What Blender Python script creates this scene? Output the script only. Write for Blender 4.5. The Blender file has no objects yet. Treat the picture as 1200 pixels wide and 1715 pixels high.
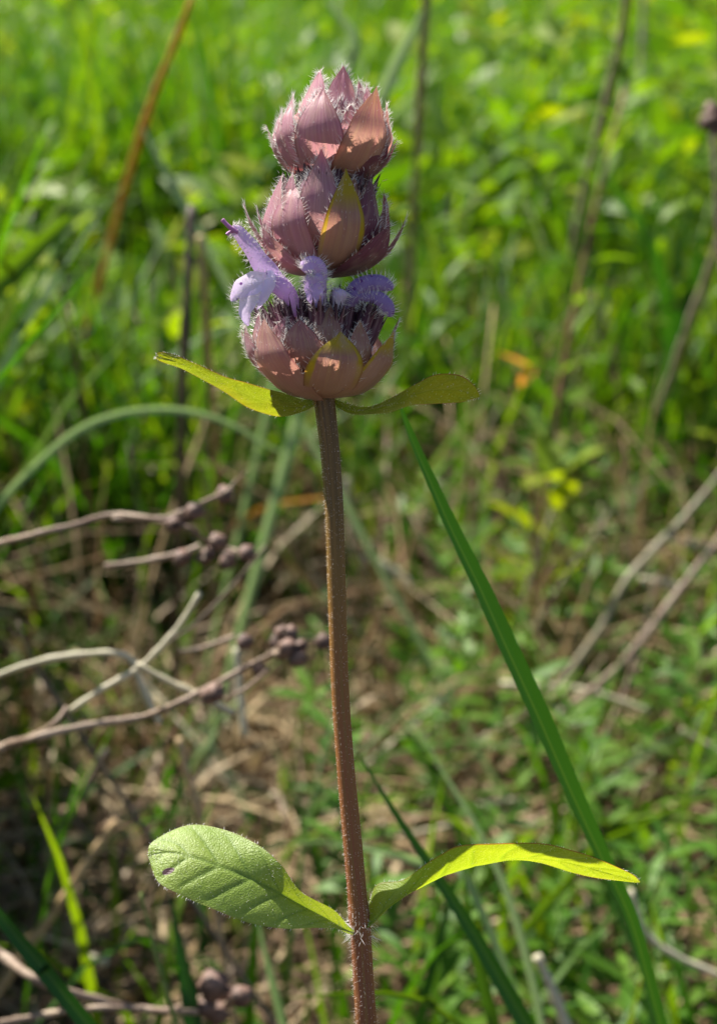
import bpy, math, random
import numpy as np
from mathutils import Vector, Matrix

random.seed(7); rng = np.random.default_rng(7)
R = math.radians
sc = bpy.context.scene
C = sc.collection

# ------------------------------------------------------------------ camera
PITCH = R(17.0); FOV = R(32.0); DIST = 0.30; CAM = Vector((0, 0, 0.45))
W, H = 1200.0, 1715.0                       # size of the photograph
RIGHT = Vector((1, 0, 0))
FWD = Vector((0, math.cos(PITCH), -math.sin(PITCH)))
UP = Vector((0, math.sin(PITCH), math.cos(PITCH)))
cd = bpy.data.cameras.new('camera'); cam = bpy.data.objects.new('camera', cd); C.objects.link(cam)
cam.location = CAM; cam.rotation_euler = (math.pi/2 - PITCH, 0, 0)
cd.sensor_fit = 'VERTICAL'; cd.sensor_height = 36; cd.sensor_width = 36*W/H
cd.lens = 18/math.tan(FOV/2); cd.clip_start = 0.005; cd.clip_end = 500
cd.dof.use_dof = True; cd.dof.focus_distance = DIST - 0.004
cd.dof.aperture_fstop = cd.lens/2.9          # a 2.9 mm wide phone lens opening
sc.camera = cam

# ------------------------------------------------------------------ sky, sun, exposure
SUN_EL, SUN_AZ = R(53), R(-48)               # azimuth from +Y, negative = to the left
wd = bpy.data.worlds.new('World'); sc.world = wd; wd.use_nodes = True
nt = wd.node_tree; bg = nt.nodes['Background']
sky = nt.nodes.new('ShaderNodeTexSky'); sky.sky_type = 'NISHITA'; sky.sun_disc = False
sky.sun_elevation = SUN_EL; sky.sun_rotation = SUN_AZ
nt.links.new(sky.outputs[0], bg.inputs[0]); bg.inputs[1].default_value = 0.056
sd = bpy.data.lights.new('sun', 'SUN'); sun = bpy.data.objects.new('sun', sd); C.objects.link(sun)
sd.energy = 5.0; sd.angle = R(0.53); sd.color = (1, .95, .86)
sdir = Vector((math.sin(SUN_AZ)*math.cos(SUN_EL), math.cos(SUN_AZ)*math.cos(SUN_EL), math.sin(SUN_EL)))
sun.rotation_euler = sdir.to_track_quat('Z', 'Y').to_euler(); sun.location = sdir*20
sc.view_settings.view_transform = 'Standard'; sc.view_settings.look = 'None'
sc.view_settings.exposure = 1.55; sc.view_settings.gamma = 1
sc.render.engine = 'CYCLES'
sc.cycles.max_bounces = 6; sc.cycles.transmission_bounces = 6; sc.cycles.diffuse_bounces = 4; sc.cycles.glossy_bounces = 2
sc.cycles.use_denoising = True

# ------------------------------------------------------------------ pixels to places
TPX = 2*math.tan(FOV/2)/H                    # tangent per photo pixel
S = DIST*TPX                                 # metres per photo pixel at the flower
CEN = CAM + FWD*DIST
def P(x, y, d=0.0):
    """point of the flower: photo pixel, and d pixels towards the camera"""
    return CEN + RIGHT*((x-W/2)*S) + UP*((H/2-y)*S) - FWD*(d*S)
def Q(x, y, dep):
    """point on a pixel's ray at the given depth in metres"""
    return CAM + FWD*dep + RIGHT*((x-W/2)*TPX*dep) + UP*((H/2-y)*TPX*dep)
def G(x, y):
    """where a pixel's ray meets the ground"""
    v = FWD + RIGHT*((x-W/2)*TPX) + UP*((H/2-y)*TPX)
    k = -CAM.z/v.z
    return CAM + v*k

# ------------------------------------------------------------------ materials
class NG:
    def __init__(s, name):
        s.m = bpy.data.materials.new(name); s.m.use_nodes = True
        s.t = s.m.node_tree; s.t.nodes.clear()
        s.out = s.t.nodes.new('ShaderNodeOutputMaterial')
    def n(s, typ, ins=None, **kw):
        nd = s.t.nodes.new(typ)
        for k, v in kw.items(): setattr(nd, k, v)
        for k, v in (ins or {}).items(): s.set(nd.inputs[k], v)
        return nd
    def set(s, sock, v):
        if isinstance(v, bpy.types.NodeSocket): s.t.links.new(v, sock)
        elif isinstance(v, tuple) and len(v) == 3 and sock.type == 'RGBA': sock.default_value = (*v, 1)
        else: sock.default_value = v
    def math(s, op, a, b=0.0, c=0.0):
        nd = s.n('ShaderNodeMath', operation=op); s.set(nd.inputs[0], a); s.set(nd.inputs[1], b); s.set(nd.inputs[2], c); return nd.outputs[0]
    def mix(s, f, a, b, bl='MIX'):
        nd = s.n('ShaderNodeMix', data_type='RGBA', blend_type=bl)
        s.set(nd.inputs[0], f); s.set(nd.inputs[6], a); s.set(nd.inputs[7], b); return nd.outputs[2]
    def ramp(s, f, stops, interp='LINEAR'):
        nd = s.n('ShaderNodeValToRGB'); s.set(nd.inputs[0], f); cr = nd.color_ramp; cr.interpolation = interp
        while len(cr.elements) < len(stops): cr.elements.new(.5)
        for e, (p, c) in zip(cr.elements, stops): e.position = p; e.color = (*c, 1) if len(c) == 3 else c
        return nd.outputs[0]
    def noise(s, scale, detail=2, vec=None, rough=.5):
        nd = s.n('ShaderNodeTexNoise', {'Scale': scale, 'Detail': detail, 'Roughness': rough})
        if vec is not None: s.set(nd.inputs['Vector'], vec)
        return nd.outputs[0]
    def attr(s, name): return s.n('ShaderNodeAttribute', attribute_name=name)
    def uv(s):
        u = s.n('ShaderNodeUVMap', uv_map='UVMap'); x = s.n('ShaderNodeSeparateXYZ', {0: u.outputs[0]})
        return x.outputs[0], x.outputs[1], u.outputs[0]
    def finish(s, col, rough=.45, transl=.4, spec=.5, bump=None, bstr=.3, bdist=.0003, tcol=None, sheen=0):
        p = s.n('ShaderNodeBsdfPrincipled', {'Base Color': col, 'Roughness': rough, 'Specular IOR Level': spec})
        if sheen: p.inputs['Sheen Weight'].default_value = sheen; p.inputs['Sheen Roughness'].default_value = .4
        nrm = None
        if bump is not None:
            b = s.n('ShaderNodeBump', {'Height': bump, 'Strength': bstr, 'Distance': bdist}); nrm = b.outputs[0]
            s.set(p.inputs['Normal'], nrm)
        if transl > 0:
            t = s.n('ShaderNodeBsdfTranslucent', {'Color': tcol if tcol is not None else col})
            if nrm is not None: s.set(t.inputs['Normal'], nrm)
            mx = s.n('ShaderNodeMixShader', {0: transl, 1: p.outputs[0], 2: t.outputs[0]})
            s.t.links.new(mx.outputs[0], s.out.inputs[0])
        else: s.t.links.new(p.outputs[0], s.out.inputs[0])
        return s.m

def leaf_material(name, cols, transl=.45, rough=.5, tint=(1.3, 1.28, .2), spec=.22):
    """thin leaf or blade: colour drawn by the per-piece number rnd or the object's own random number"""
    g = NG(name); a = g.attr('rnd'); oi = g.n('ShaderNodeObjectInfo')
    f = g.math('FRACT', g.math('ADD', a.outputs['Fac'], oi.outputs['Random']))
    n = len(cols); col = g.ramp(f, [(i/(n-1), c) for i, c in enumerate(cols)])
    geo = g.n('ShaderNodeNewGeometry')
    nz = g.noise(60, 3, geo.outputs['Position'])
    col = g.mix(g.math('MULTIPLY', nz, .45), col, (.9, .95, .75), 'MULTIPLY')
    u, v, _ = g.uv()
    st = g.noise(1.0, 2, g.n('ShaderNodeCombineXYZ', {0: g.math('MULTIPLY', u, 14.0), 1: g.math('MULTIPLY', v, 1.5), 2: f}).outputs[0])
    mid = g.math('LESS_THAN', g.math('ABSOLUTE', g.math('SUBTRACT', u, .5)), .035)
    col = g.mix(g.math('MULTIPLY', mid, .10), col, (.35, .42, .16))
    tc = g.mix(1.0, col, tint, 'MULTIPLY')
    return g.finish(col, rough, transl, spec, bump=st, bstr=.25, bdist=.0004, tcol=tc)

GRASS = [(.015, .060, .004), (.030, .105, .004), (.058, .155, .005), (.095, .195, .006), (.15, .225, .010), (.050, .125, .006), (.022, .085, .005)]
M = {}
M['grass'] = leaf_material('grass', GRASS, .52)
M['blade'] = leaf_material('blade', [(.014, .070, .012), (.022, .085, .014), (.032, .10, .016)], .28)
M['pale_blade'] = leaf_material('pale_blade', [(.24, .36, .15), (.30, .40, .20)], .48, .5, (1.1, 1.1, .8))
M['weed_leaf'] = leaf_material('weed_leaf', [(.05, .125, .007), (.085, .175, .009), (.13, .22, .012), (.07, .15, .009)], .52, .5)
M['lime_leaf'] = leaf_material('lime_leaf', [(.14, .22, .008), (.19, .26, .010), (.24, .27, .010)], .55, .48)
M['small_leaf'] = leaf_material('small_leaf', [(.045, .125, .010), (.075, .17, .014), (.12, .22, .022)], .45, .48)
M['orange_leaf'] = leaf_material('orange_leaf', [(.55, .25, .05), (.6, .33, .06)], .45, .5, (1.1, 1, .7))
M['straw'] = leaf_material('straw', [(.10, .06, .03), (.20, .13, .065), (.42, .32, .19), (.16, .09, .045), (.06, .035, .02)], .2, .5, (1, .95, .8))
M['pale_straw'] = leaf_material('pale_straw', [(.48, .42, .30), (.55, .50, .38)], .2, .5, (1, .95, .8))
def bark(name, a, b, scale=900, transl=0):
    g = NG(name); geo = g.n('ShaderNodeNewGeometry')
    n1 = g.noise(scale, 4, geo.outputs['Position']); n2 = g.noise(scale*.12, 3, geo.outputs['Position'])
    col = g.mix(g.ramp(n2, [(.35, (0,)*3), (.65, (1,)*3)]), a, b)
    col = g.mix(g.math('MULTIPLY', n1, .5), col, (.55, .5, .45), 'MULTIPLY')
    return g.finish(col, .65, transl, .35, bump=n1, bstr=.5, bdist=.0004)
M['twig'] = bark('twig', (.17, .11, .075), (.34, .26, .19))
M['dark_twig'] = bark('dark_twig', (.07, .05, .035), (.15, .11, .07))
M['grey_stalk'] = bark('grey_stalk', (.22, .20, .12), (.32, .28, .19))
M['tan_stalk'] = bark('tan_stalk', (.36, .24, .11), (.42, .30, .16))
M['orange_stalk'] = bark('orange_stalk', (.60, .27, .04), (.55, .38, .05), transl=.25)
M['red_stalk'] = bark('red_stalk', (.22, .09, .06), (.26, .15, .07))
M['capsule'] = bark('capsule', (.07, .04, .03), (.20, .12, .09), 1500)
M['green_stalk'] = bark('green_stalk', (.10, .16, .03), (.16, .20, .04))

g = NG('soil'); geo = g.n('ShaderNodeNewGeometry'); pos = geo.outputs['Position']
a = g.noise(30, 6, pos, .65); b = g.noise(220, 4, pos); c = g.noise(3.5, 4, pos)
col = g.ramp(a, [(.3, (.02, .013, .008)), (.5, (.05, .032, .018)), (.7, (.10, .07, .04))])
col = g.mix(g.math('MULTIPLY', b, .35), col, (.2, .14, .08))
sx = g.n('ShaderNodeSeparateXYZ', {0: pos})
far = g.n('ShaderNodeMapRange', {0: sx.outputs[1], 1: 2.0, 2: 9.0}).outputs[0]
gr = g.ramp(c, [(.3, (.03, .085, .012)), (.6, (.08, .15, .02)), (.8, (.14, .16, .04))])
M['soil'] = g.finish(g.mix(far, col, gr), .9, 0, .2, bump=a, bstr=.8, bdist=.01)

# bracts: mauve skin with fine lengthwise veins, tips and margins that turn brown or yellow
def bract_material(name, low, mid, tip, margin=None, transl=.5, mwidth=.8):
    g = NG(name); u, v, uvv = g.uv(); oi = g.n('ShaderNodeObjectInfo')
    col = g.ramp(v, [(0, low), (.42, mid), (.72, mid), (.97, tip)])
    wn = g.noise(3.0, 3, g.n('ShaderNodeCombineXYZ', {0: g.math('MULTIPLY', u, 2.0), 1: v, 2: g.math('MULTIPLY', oi.outputs['Random'], 31.0)}).outputs[0])
    col = g.mix(g.ramp(wn, [(.4, (0,)*3), (.7, (.75,)*3)]), col, low)
    vein = g.noise(1.0, 3, g.n('ShaderNodeCombineXYZ', {0: g.math('MULTIPLY', u, 22.0), 1: g.math('MULTIPLY', v, 1.6), 2: g.math('MULTIPLY', oi.outputs['Random'], 50.0)}).outputs[0], .6)
    up = g.ramp(v, [(.25, (.1,)*3), (.7, (1,)*3)])
    col = g.mix(g.math('MULTIPLY', g.ramp(vein, [(.46, (1,)*3), (.58, (0,)*3)]), g.math('MULTIPLY', up, .5)), col, (.30, .09, .15))
    if margin:
        e = g.math('ABSOLUTE', g.math('MULTIPLY', g.math('SUBTRACT', u, .5), 2.0))
        en = g.math('ADD', e, g.math('MULTIPLY', g.math('SUBTRACT', wn, .5), .35))
        f = g.math('MAXIMUM', g.ramp(en, [(mwidth-.06, (0,)*3), (mwidth+.03, (1,)*3)]), g.ramp(v, [(.62, (0,)*3), (.8, (1,)*3)]))
        f = g.math('MULTIPLY', f, g.ramp(v, [(.25, (0,)*3), (.45, (1,)*3)]))
        col = g.mix(f, col, margin)
    ee = g.math('ABSOLUTE', g.math('MULTIPLY', g.math('SUBTRACT', u, .5), 2.0))
    col = g.mix(g.math('MULTIPLY', g.ramp(ee, [(.90, (0,)*3), (.985, (1,)*3)]), .6), col, (.20, .07, .06))
    pale = g.noise(2.2, 2, g.n('ShaderNodeCombineXYZ', {0: u, 1: g.math('MULTIPLY', v, 1.6), 2: g.math('MULTIPLY', oi.outputs['Random'], 77.0)}).outputs[0])
    col = g.mix(g.math('MULTIPLY', g.ramp(pale, [(.48, (0,)*3), (.72, (1,)*3)]), .55), col, (.52, .36, .28))
    fine = g.noise(4000, 2, g.n('ShaderNodeNewGeometry').outputs['Position'])
    bump = g.math('ADD', vein, g.math('MULTIPLY', fine, .35))
    return g.finish(col, .42, transl, .3, bump=bump, bstr=.35, bdist=.0002, sheen=.1, tcol=g.mix(1, col, (1.15, .95, .9), 'MULTIPLY'))
M['bract_mauve'] = bract_material('bract_mauve', (.50, .32, .27), (.50, .27, .32), (.45, .20, .26))
M['bract_pink'] = bract_material('bract_pink', (.52, .32, .32), (.56, .31, .38), (.55, .27, .34))
M['bract_dusky'] = bract_material('bract_dusky', (.46, .29, .20), (.47, .27, .22), (.37, .18, .15))
M['bract_tan'] = bract_material('bract_tan', (.45, .30, .18), (.44, .26, .18), (.42, .24, .07))
M['bract_yellow'] = bract_material('bract_yellow', (.44, .27, .18), (.48, .30, .18), (.48, .37, .035), (.46, .36, .02), mwidth=.78)
M['bract_shaded'] = bract_material('bract_shaded', (.20, .08, .09), (.19, .07, .10), (.11, .04, .05))  # darker copy for right-hand bracts, their shade painted into the colour
g = NG('calyx'); u, v, uvv = g.uv()
vein = g.noise(1, 3, g.n('ShaderNodeCombineXYZ', {0: g.math('MULTIPLY', u, 40.0), 1: g.math('MULTIPLY', v, 2.0)}).outputs[0])
col = g.ramp(v, [(0, (.36, .27, .17)), (.4, (.26, .11, .14)), (.68, (.10, .03, .06)), (1, (.035, .012, .022))])
col = g.mix(g.math('MULTIPLY', g.ramp(vein, [(.5, (0,)*3), (.62, (1,)*3)]), .4), col, (.55, .42, .42))
M['calyx'] = g.finish(col, .5, .3, .4, bump=vein, bstr=.4, bdist=.0002)
g = NG('core'); M['core'] = g.finish((.17, .09, .07), .7, 0, .3)
# petals: lilac, the lips paler with purple dots
def petal(name, a, b, spots):
    g = NG(name); u, v, uvv = g.uv(); pos = g.n('ShaderNodeNewGeometry').outputs['Position']
    col = g.ramp(v, [(0, a), (1, b)])
    col = g.mix(g.math('MULTIPLY', g.noise(900, 3, pos), .4), col, (.72, .56, .8))
    if spots:
        vo = g.n('ShaderNodeTexVoronoi', {'Vector': pos, 'Scale': 520.0, 'Randomness': 1.0})
        f = g.ramp(vo.outputs['Distance'], [(.15, (1,)*3), (.20, (0,)*3)])
        col = g.mix(f, col, (.18, .05, .26))
    return g.finish(col, .5, .4, .4, bump=g.noise(3500, 2, pos), bstr=.3, bdist=.0002, sheen=.3)
M['petal'] = petal('petal', (.58, .36, .68), (.64, .43, .74), False)
M['lip'] = petal('lip', (.88, .82, .90), (.68, .50, .80), True)
M['shaded_petal'] = petal('shaded_petal', (.22, .12, .36), (.23, .13, .40), True)  # darker petal copy, the heads' shade painted into its colour
g = NG('style'); M['style'] = g.finish((.40, .16, .36), .5, .2, .4)
g = NG('hair'); M['hair'] = g.finish((.86, .83, .80), .35, .5, .6)
g = NG('dark_hair'); M['dark_hair'] = g.finish((.20, .11, .14), .4, .3, .5)
# stem: reddish brown, olive streak down the faces
g = NG('stem'); u, v, uvv = g.uv(); pos = g.n('ShaderNodeNewGeometry').outputs['Position']
st = g.noise(1, 4, g.n('ShaderNodeCombineXYZ', {0: g.math('MULTIPLY', u, 16.0), 1: g.math('MULTIPLY', v, 3.0)}).outputs[0])
fine = g.noise(2600, 3, pos)
col = g.ramp(v, [(0, (.17, .060, .028)), (.35, (.23, .078, .030)), (.55, (.215, .090, .028)), (.70, (.17, .092, .022)), (.82, (.115, .07, .022)), (1, (.08, .048, .022))])  # towards the top the heads' shadow is painted into the colour
col = g.mix(g.ramp(st, [(.42, (0,)*3), (.62, (.7,)*3)]), col, (.20, .11, .03))
col = g.mix(g.ramp(fine, [(.62, (0,)*3), (.78, (.25,)*3)]), col, (.62, .42, .30))
M['stem'] = g.finish(col, .45, 0, .22, bump=g.math('ADD', st, g.math('MULTIPLY', fine, .6)), bstr=.5, bdist=.0003)
# leaves of the herb
def herb_leaf(name, a, b, rim, transl, rib=(.34, .42, .10), blot=False):
    g = NG(name); u, v, uvv = g.uv(); pos = g.n('ShaderNodeNewGeometry').outputs['Position']
    n1 = g.noise(450, 4, pos); n2 = g.noise(3800, 3, pos); n3 = g.noise(90, 2, pos)
    col = g.mix(g.ramp(n3, [(.35, (0,)*3), (.65, (1,)*3)]), a, b)
    col = g.mix(g.math('MULTIPLY', g.ramp(n2, [(.5, (0,)*3), (.7, (1,)*3)]), .25), col, (.45, .55, .26))
    vn = g.attr('vein').outputs['Fac']
    col = g.mix(g.math('MULTIPLY', vn, .8), col, rib)
    e = g.math('ABSOLUTE', g.math('MULTIPLY', g.math('SUBTRACT', u, .5), 2.0))
    col = g.mix(g.math('MULTIPLY', g.ramp(e, [(.94, (0,)*3), (.985, (1,)*3)]), g.ramp(v, [(.1, (.2,)*3), (.6, (1,)*3)])), col, rim)
    col = g.mix(g.ramp(v, [(.0, (1,)*3), (.055, (0,)*3)]), col, (.38, .14, .07))
    if blot:
        du = g.math('MULTIPLY', g.math('SUBTRACT', u, .22), 3.6); dv = g.math('MULTIPLY', g.math('SUBTRACT', v, .855), 7.5)
        sk = g.math('ADD', du, g.math('MULTIPLY', dv, .9))
        dd = g.math('SQRT', g.math('ADD', g.math('MULTIPLY', sk, sk), g.math('MULTIPLY', dv, dv)))
        dd = g.math('ADD', dd, g.math('MULTIPLY', g.math('SUBTRACT', n1, .5), .25))
        col = g.mix(g.ramp(dd, [(.16, (1,)*3), (.21, (0,)*3)]), col, (.10, .045, .055))
    tc = g.mix(1, col, (1.45, 1.25, .35), 'MULTIPLY')
    return g.finish(col, .40, transl, .5, bump=g.math('ADD', n1, g.math('MULTIPLY', n2, .9)), bstr=.55, bdist=.00035, tcol=tc, sheen=.2)
M['herb_leaf'] = herb_leaf('herb_leaf', (.18, .28, .030), (.23, .32, .04), (.20, .26, .04), .36, (.07, .15, .015), True)
M['herb_under'] = herb_leaf('herb_under', (.19, .28, .018), (.23, .31, .02), (.20, .08, .04), .62, (.12, .22, .02))
M['herb_small'] = herb_leaf('herb_small', (.13, .19, .014), (.24, .25, .012), (.18, .05, .05), .62, (.14, .20, .02))

# ------------------------------------------------------------------ mesh helpers
def link(o, parent=None):
    C.objects.link(o)
    if parent is not None: o.parent = parent
    return o
def empty(name, loc, label=None, cat=None, group=None):
    o = bpy.data.objects.new(name, None); o.location = loc; o.empty_display_size = .01; C.objects.link(o)
    return tag(o, label, cat, group)
def tag(o, label=None, cat=None, group=None, kind=None):
    for k, v in (('label', label), ('category', cat), ('group', group), ('kind', kind)):
        if v: o[k] = v
    return o
class MB:
    """collects faces (with uv and a number per vertex) and links them as one mesh object"""
    def __init__(s): s.v = []; s.f = []; s.uv = []; s.r = []; s.x = []
    def grid(s, pts, rnd=0.0, closed=False, vs=None, extra=None):
        rows, cols = len(pts), len(pts[0]); b = len(s.v)
        for i, row in enumerate(pts):
            for j, p in enumerate(row):
                s.v.append(tuple(p)); s.uv.append((j/(cols if closed else cols-1), vs[i] if vs else i/(rows-1)))
                s.r.append(rnd); s.x.append(extra[i][j] if extra else 0.0)
        for i in range(rows-1):
            for j in range(cols if closed else cols-1):
                k = (j+1) % cols
                s.f.append((b+i*cols+j, b+i*cols+k, b+(i+1)*cols+k, b+(i+1)*cols+j))
        return b
    def tri(s, a, b_, c, rnd=0):
        b = len(s.v); s.v += [tuple(a), tuple(b_), tuple(c)]; s.uv += [(0, 0), (1, 0), (.5, 1)]; s.r += [rnd]*3; s.x += [0]*3; s.f.append((b, b+1, b+2))
    def mesh(s, name, mat, org=None, smooth=True):
        me = bpy.data.meshes.new(name)
        co = s.v if org is None else [(p[0]-org[0], p[1]-org[1], p[2]-org[2]) for p in s.v]
        me.from_pydata(co, [], s.f)
        uvl = me.uv_layers.new(name='UVMap'); li = np.empty(len(me.loops), np.int32); me.loops.foreach_get('vertex_index', li)
        uvl.data.foreach_set('uv', np.asarray(s.uv, np.float32)[li].ravel())
        me.attributes.new('rnd', 'FLOAT', 'POINT').data.foreach_set('value', np.asarray(s.r, np.float32))
        me.attributes.new('vein', 'FLOAT', 'POINT').data.foreach_set('value', np.asarray(s.x, np.float32))
        if smooth: me.polygons.foreach_set('use_smooth', [True]*len(me.polygons))
        me.materials.append(mat); return me
    def build(s, name, mat, parent=None, org=None, smooth=True):
        return link(bpy.data.objects.new(name, s.mesh(name, mat, org, smooth)), parent)

def spline(pts, n):
    """Catmull-Rom through the points (tuples of any length)"""
    p = np.asarray(pts, float)
    if len(p) == 2: t = np.linspace(0, 1, n)[:, None]; return p[0]*(1-t)+p[1]*t
    q = np.vstack([2*p[0]-p[1], p, 2*p[-1]-p[-2]]); out = []
    for t in np.linspace(0, len(p)-1-1e-9, n):
        i = int(t); f = t-i; a, b, c, d = q[i:i+4]
        out.append(.5*((2*b)+(-a+c)*f+(2*a-5*b+4*c-d)*f*f+(-a+3*b-3*c+d)*f**3))
    return np.array(out)

def tube(mb, pts, rads, n=8, flat=1.0, ref=None, cap=True, square=0.0, rot=0.0, rnd=0.0, vs=None):
    """tube along world points; flat squeezes it along the second cross axis"""
    pts = [Vector(p) for p in pts]; ref = Vector(ref) if ref is not None else -FWD
    rows = []
    N = len(pts)
    for i, p in enumerate(pts):
        t = (pts[min(i+1, N-1)]-pts[max(i-1, 0)]).normalized()
        a = t.cross(ref)
        if a.length < 1e-4: a = t.cross(Vector((1, .3, .2)))
        a.normalize(); b = a.cross(t).normalized(); r = rads[i]; row = []
        for k in range(n):
            th = 2*math.pi*k/n+rot
            rr = r
            if square: c4 = abs(math.cos(2*(th-rot))); rr = r*(1+square*(c4-.5))
            row.append(p+a*(math.cos(th)*rr)+b*(math.sin(th)*rr*flat))
        rows.append(row)
    if cap:
        rows = [[pts[0]]*n]+rows+[[pts[-1]]*n]
        if vs: vs = [vs[0]]+list(vs)+[vs[-1]]
    mb.grid(rows, rnd, True, vs)
    return rows

def ribbon(mb, pts, wid, face=None, fold=.25, rnd=0.0, cols=3, twist=0.0):
    pts = [Vector(p) for p in pts]; face = Vector(face) if face is not None else -FWD; N = len(pts); rows = []
    for i, p in enumerate(pts):
        t = (pts[min(i+1, N-1)]-pts[max(i-1, 0)]).normalized()
        f = face
        if twist: f = Matrix.Rotation(twist*i/(N-1), 3, t) @ face
        a = t.cross(f)
        if a.length < 1e-4: a = t.cross(Vector((1, .3, .2)))
        a.normalize(); b = a.cross(t).normalized()
        rows.append([p+a*(wid[i]*.5*x)+b*(wid[i]*fold*(abs(x)-.5)) for x in np.linspace(-1, 1, cols)])
    mb.grid(rows, rnd)

hairs = {}
def hair(key, p, d, L, r=.000034):
    hairs.setdefault(key, []).append((tuple(p), tuple(Vector(d).normalized()*L), r))
def build_hairs(key, name, mat, parent, org):
    hs = hairs.get(key)
    if not hs: return
    p = np.array([h[0] for h in hs]); d = np.array([h[1] for h in hs]); r = np.array([h[2] for h in hs])[:, None]
    n = len(p); ref = rng.normal(size=(n, 3)); a = np.cross(d, ref); a /= np.linalg.norm(a, axis=1)[:, None]
    b = np.cross(d, a); b /= np.linalg.norm(b, axis=1)[:, None]
    L = np.linalg.norm(d, axis=1)[:, None]
    bend = a*L*rng.uniform(.0, .28, (n, 1))
    V = np.empty((n, 7, 3)); q = p+d*.55+bend*.3
    for k in range(3):
        c, s_ = math.cos(2.094*k), math.sin(2.094*k)
        V[:, k] = p+(a*c+b*s_)*r; V[:, 3+k] = q+(a*c+b*s_)*r*.7
    V[:, 6] = p+d+bend
    V = V.reshape(-1, 3)-np.array(org)
    f4 = np.array([[0, 1, 4, 3], [1, 2, 5, 4], [2, 0, 3, 5]]); f3 = np.array([[3, 4, 6], [4, 5, 6], [5, 3, 6]])
    o = (np.arange(n)*7)[:, None, None]
    me = bpy.data.meshes.new(name)
    me.from_pydata(V.tolist(), [], (f4[None]+o).reshape(-1, 4).tolist()+(f3[None]+o).reshape(-1, 3).tolist())
    me.materials.append(mat)
    ob = link(bpy.data.objects.new(name, me), parent); ob['kind'] = 'stuff'
    return ob
def rvec(): return Vector(rng.normal(size=3)).normalized()

# ------------------------------------------------------------------ ground
mb = MB()
ys = np.concatenate([np.linspace(-2, 3, 101), np.geomspace(3.2, 300, 60)]); xs0 = np.linspace(-1, 1, 81)
def gz(x, y): return .010*math.sin(x*9+y*5)+.012*math.sin(x*4.1-y*7.3)+.006*math.sin(x*23+y*17)-.012
mb.grid([[(x*(2+.9*max(y, 0)), y, gz(x*(2+.9*max(y, 0)), y)) for x in xs0] for y in ys])
tag(mb.build('ground', M['soil']), kind='structure')

# ------------------------------------------------------------------ meadow grass, litter and far foliage (uncountable)
def mesh_np(name, V, F, uv, rnd, mat):
    me = bpy.data.meshes.new(name); nv, nf = len(V), len(F); k = F.shape[1]
    me.vertices.add(nv); me.vertices.foreach_set('co', V.astype(np.float32).ravel())
    me.loops.add(nf*k); me.loops.foreach_set('vertex_index', F.astype(np.int32).ravel())
    me.polygons.add(nf); me.polygons.foreach_set('loop_start', np.arange(0, nf*k, k, dtype=np.int32))
    me.update(calc_edges=True)
    me.uv_layers.new(name='UVMap').data.foreach_set('uv', uv[F.ravel()].astype(np.float32).ravel())
    me.attributes.new('rnd', 'FLOAT', 'POINT').data.foreach_set('value', rnd.astype(np.float32))
    me.polygons.foreach_set('use_smooth', [True]*nf)
    me.materials.append(mat); me.validate(); return me
def blade_stuff(name, base, h, w, bend, mat, label, cat, seg=5, rnd=None, curl=1.0, az=None):
    n = len(base); t = np.linspace(0, 1, seg+1)
    az = rng.uniform(0, 2*math.pi, n) if az is None else az
    ox, oy = np.cos(az), np.sin(az); roll = az+math.pi/2+rng.normal(0, .7, n)
    wx, wy = np.cos(roll), np.sin(roll)
    V = np.empty((n, seg+1, 2, 3)); UV = np.empty((n, seg+1, 2, 2))
    prof = np.interp(t, [0, .3, .7, 1], [.7, 1, .75, .04])
    for i, ti in enumerate(t):
        out = bend*h*(ti**2); up = h*(ti-curl*.35*bend*ti**3)
        c = np.stack([base[:, 0]+ox*out, base[:, 1]+oy*out, base[:, 2]+up], 1)
        hw = (w*prof[i]*.5)
        dv = np.stack([wx*hw, wy*hw, np.zeros(n)], 1)
        V[:, i, 0] = c-dv; V[:, i, 1] = c+dv
        UV[:, i, 0] = (0, ti); UV[:, i, 1] = (1, ti)
    f = np.array([[2*i, 2*i+1, 2*i+3, 2*i+2] for i in range(seg)])
    F = (f[None]+(np.arange(n)*(seg+1)*2)[:, None, None]).reshape(-1, 4)
    r = rng.uniform(0, 1, n) if rnd is None else rnd
    me = mesh_np(name, V.reshape(-1, 3), F, UV.reshape(-1, 2), np.repeat(r, (seg+1)*2), mat)
    return tag(link(bpy.data.objects.new(name, me)), label, cat, kind='stuff')
def scatter(n, y0, y1, power=1.0, mx=.45, hx=.34):
    """ground points in a widening strip in front of the camera, denser near it when power > 1"""
    y = y0+(y1-y0)*rng.uniform(0, 1, n)**power; x = rng.uniform(-1, 1, n)*(mx+hx*y)
    z = .010*np.sin(x*9+y*5)+.012*np.sin(x*4.1-y*7.3)+.006*np.sin(x*23+y*17)-.014
    return np.stack([x, y, z], 1)
def patch(p, s, ph=0): return .5+.5*np.sin(p[:, 0]*s+ph+1.3*np.sin(p[:, 1]*s*.8+ph))

# deep meadow
b = scatter(22000, 2.0, 7, 1.3); n = len(b)
blade_stuff('tall_meadow_grass', b, rng.uniform(.22, .50, n)*(1-.35*patch(b, 2.6)), rng.uniform(.004, .010, n), rng.uniform(.05, .8, n), M['grass'],
            'tall bright green grass filling the far meadow', 'grass', rnd=np.clip(rng.normal(.5, .25, n), 0, 1))
b = scatter(9000, 7, 22, 1.5, .6, .36); n = len(b)
blade_stuff('distant_meadow_grass', b, rng.uniform(.25, .50, n), rng.uniform(.012, .03, n), rng.uniform(.05, .8, n), M['grass'],
            'blurred green grass at the far end of the meadow', 'grass', seg=4)
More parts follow.
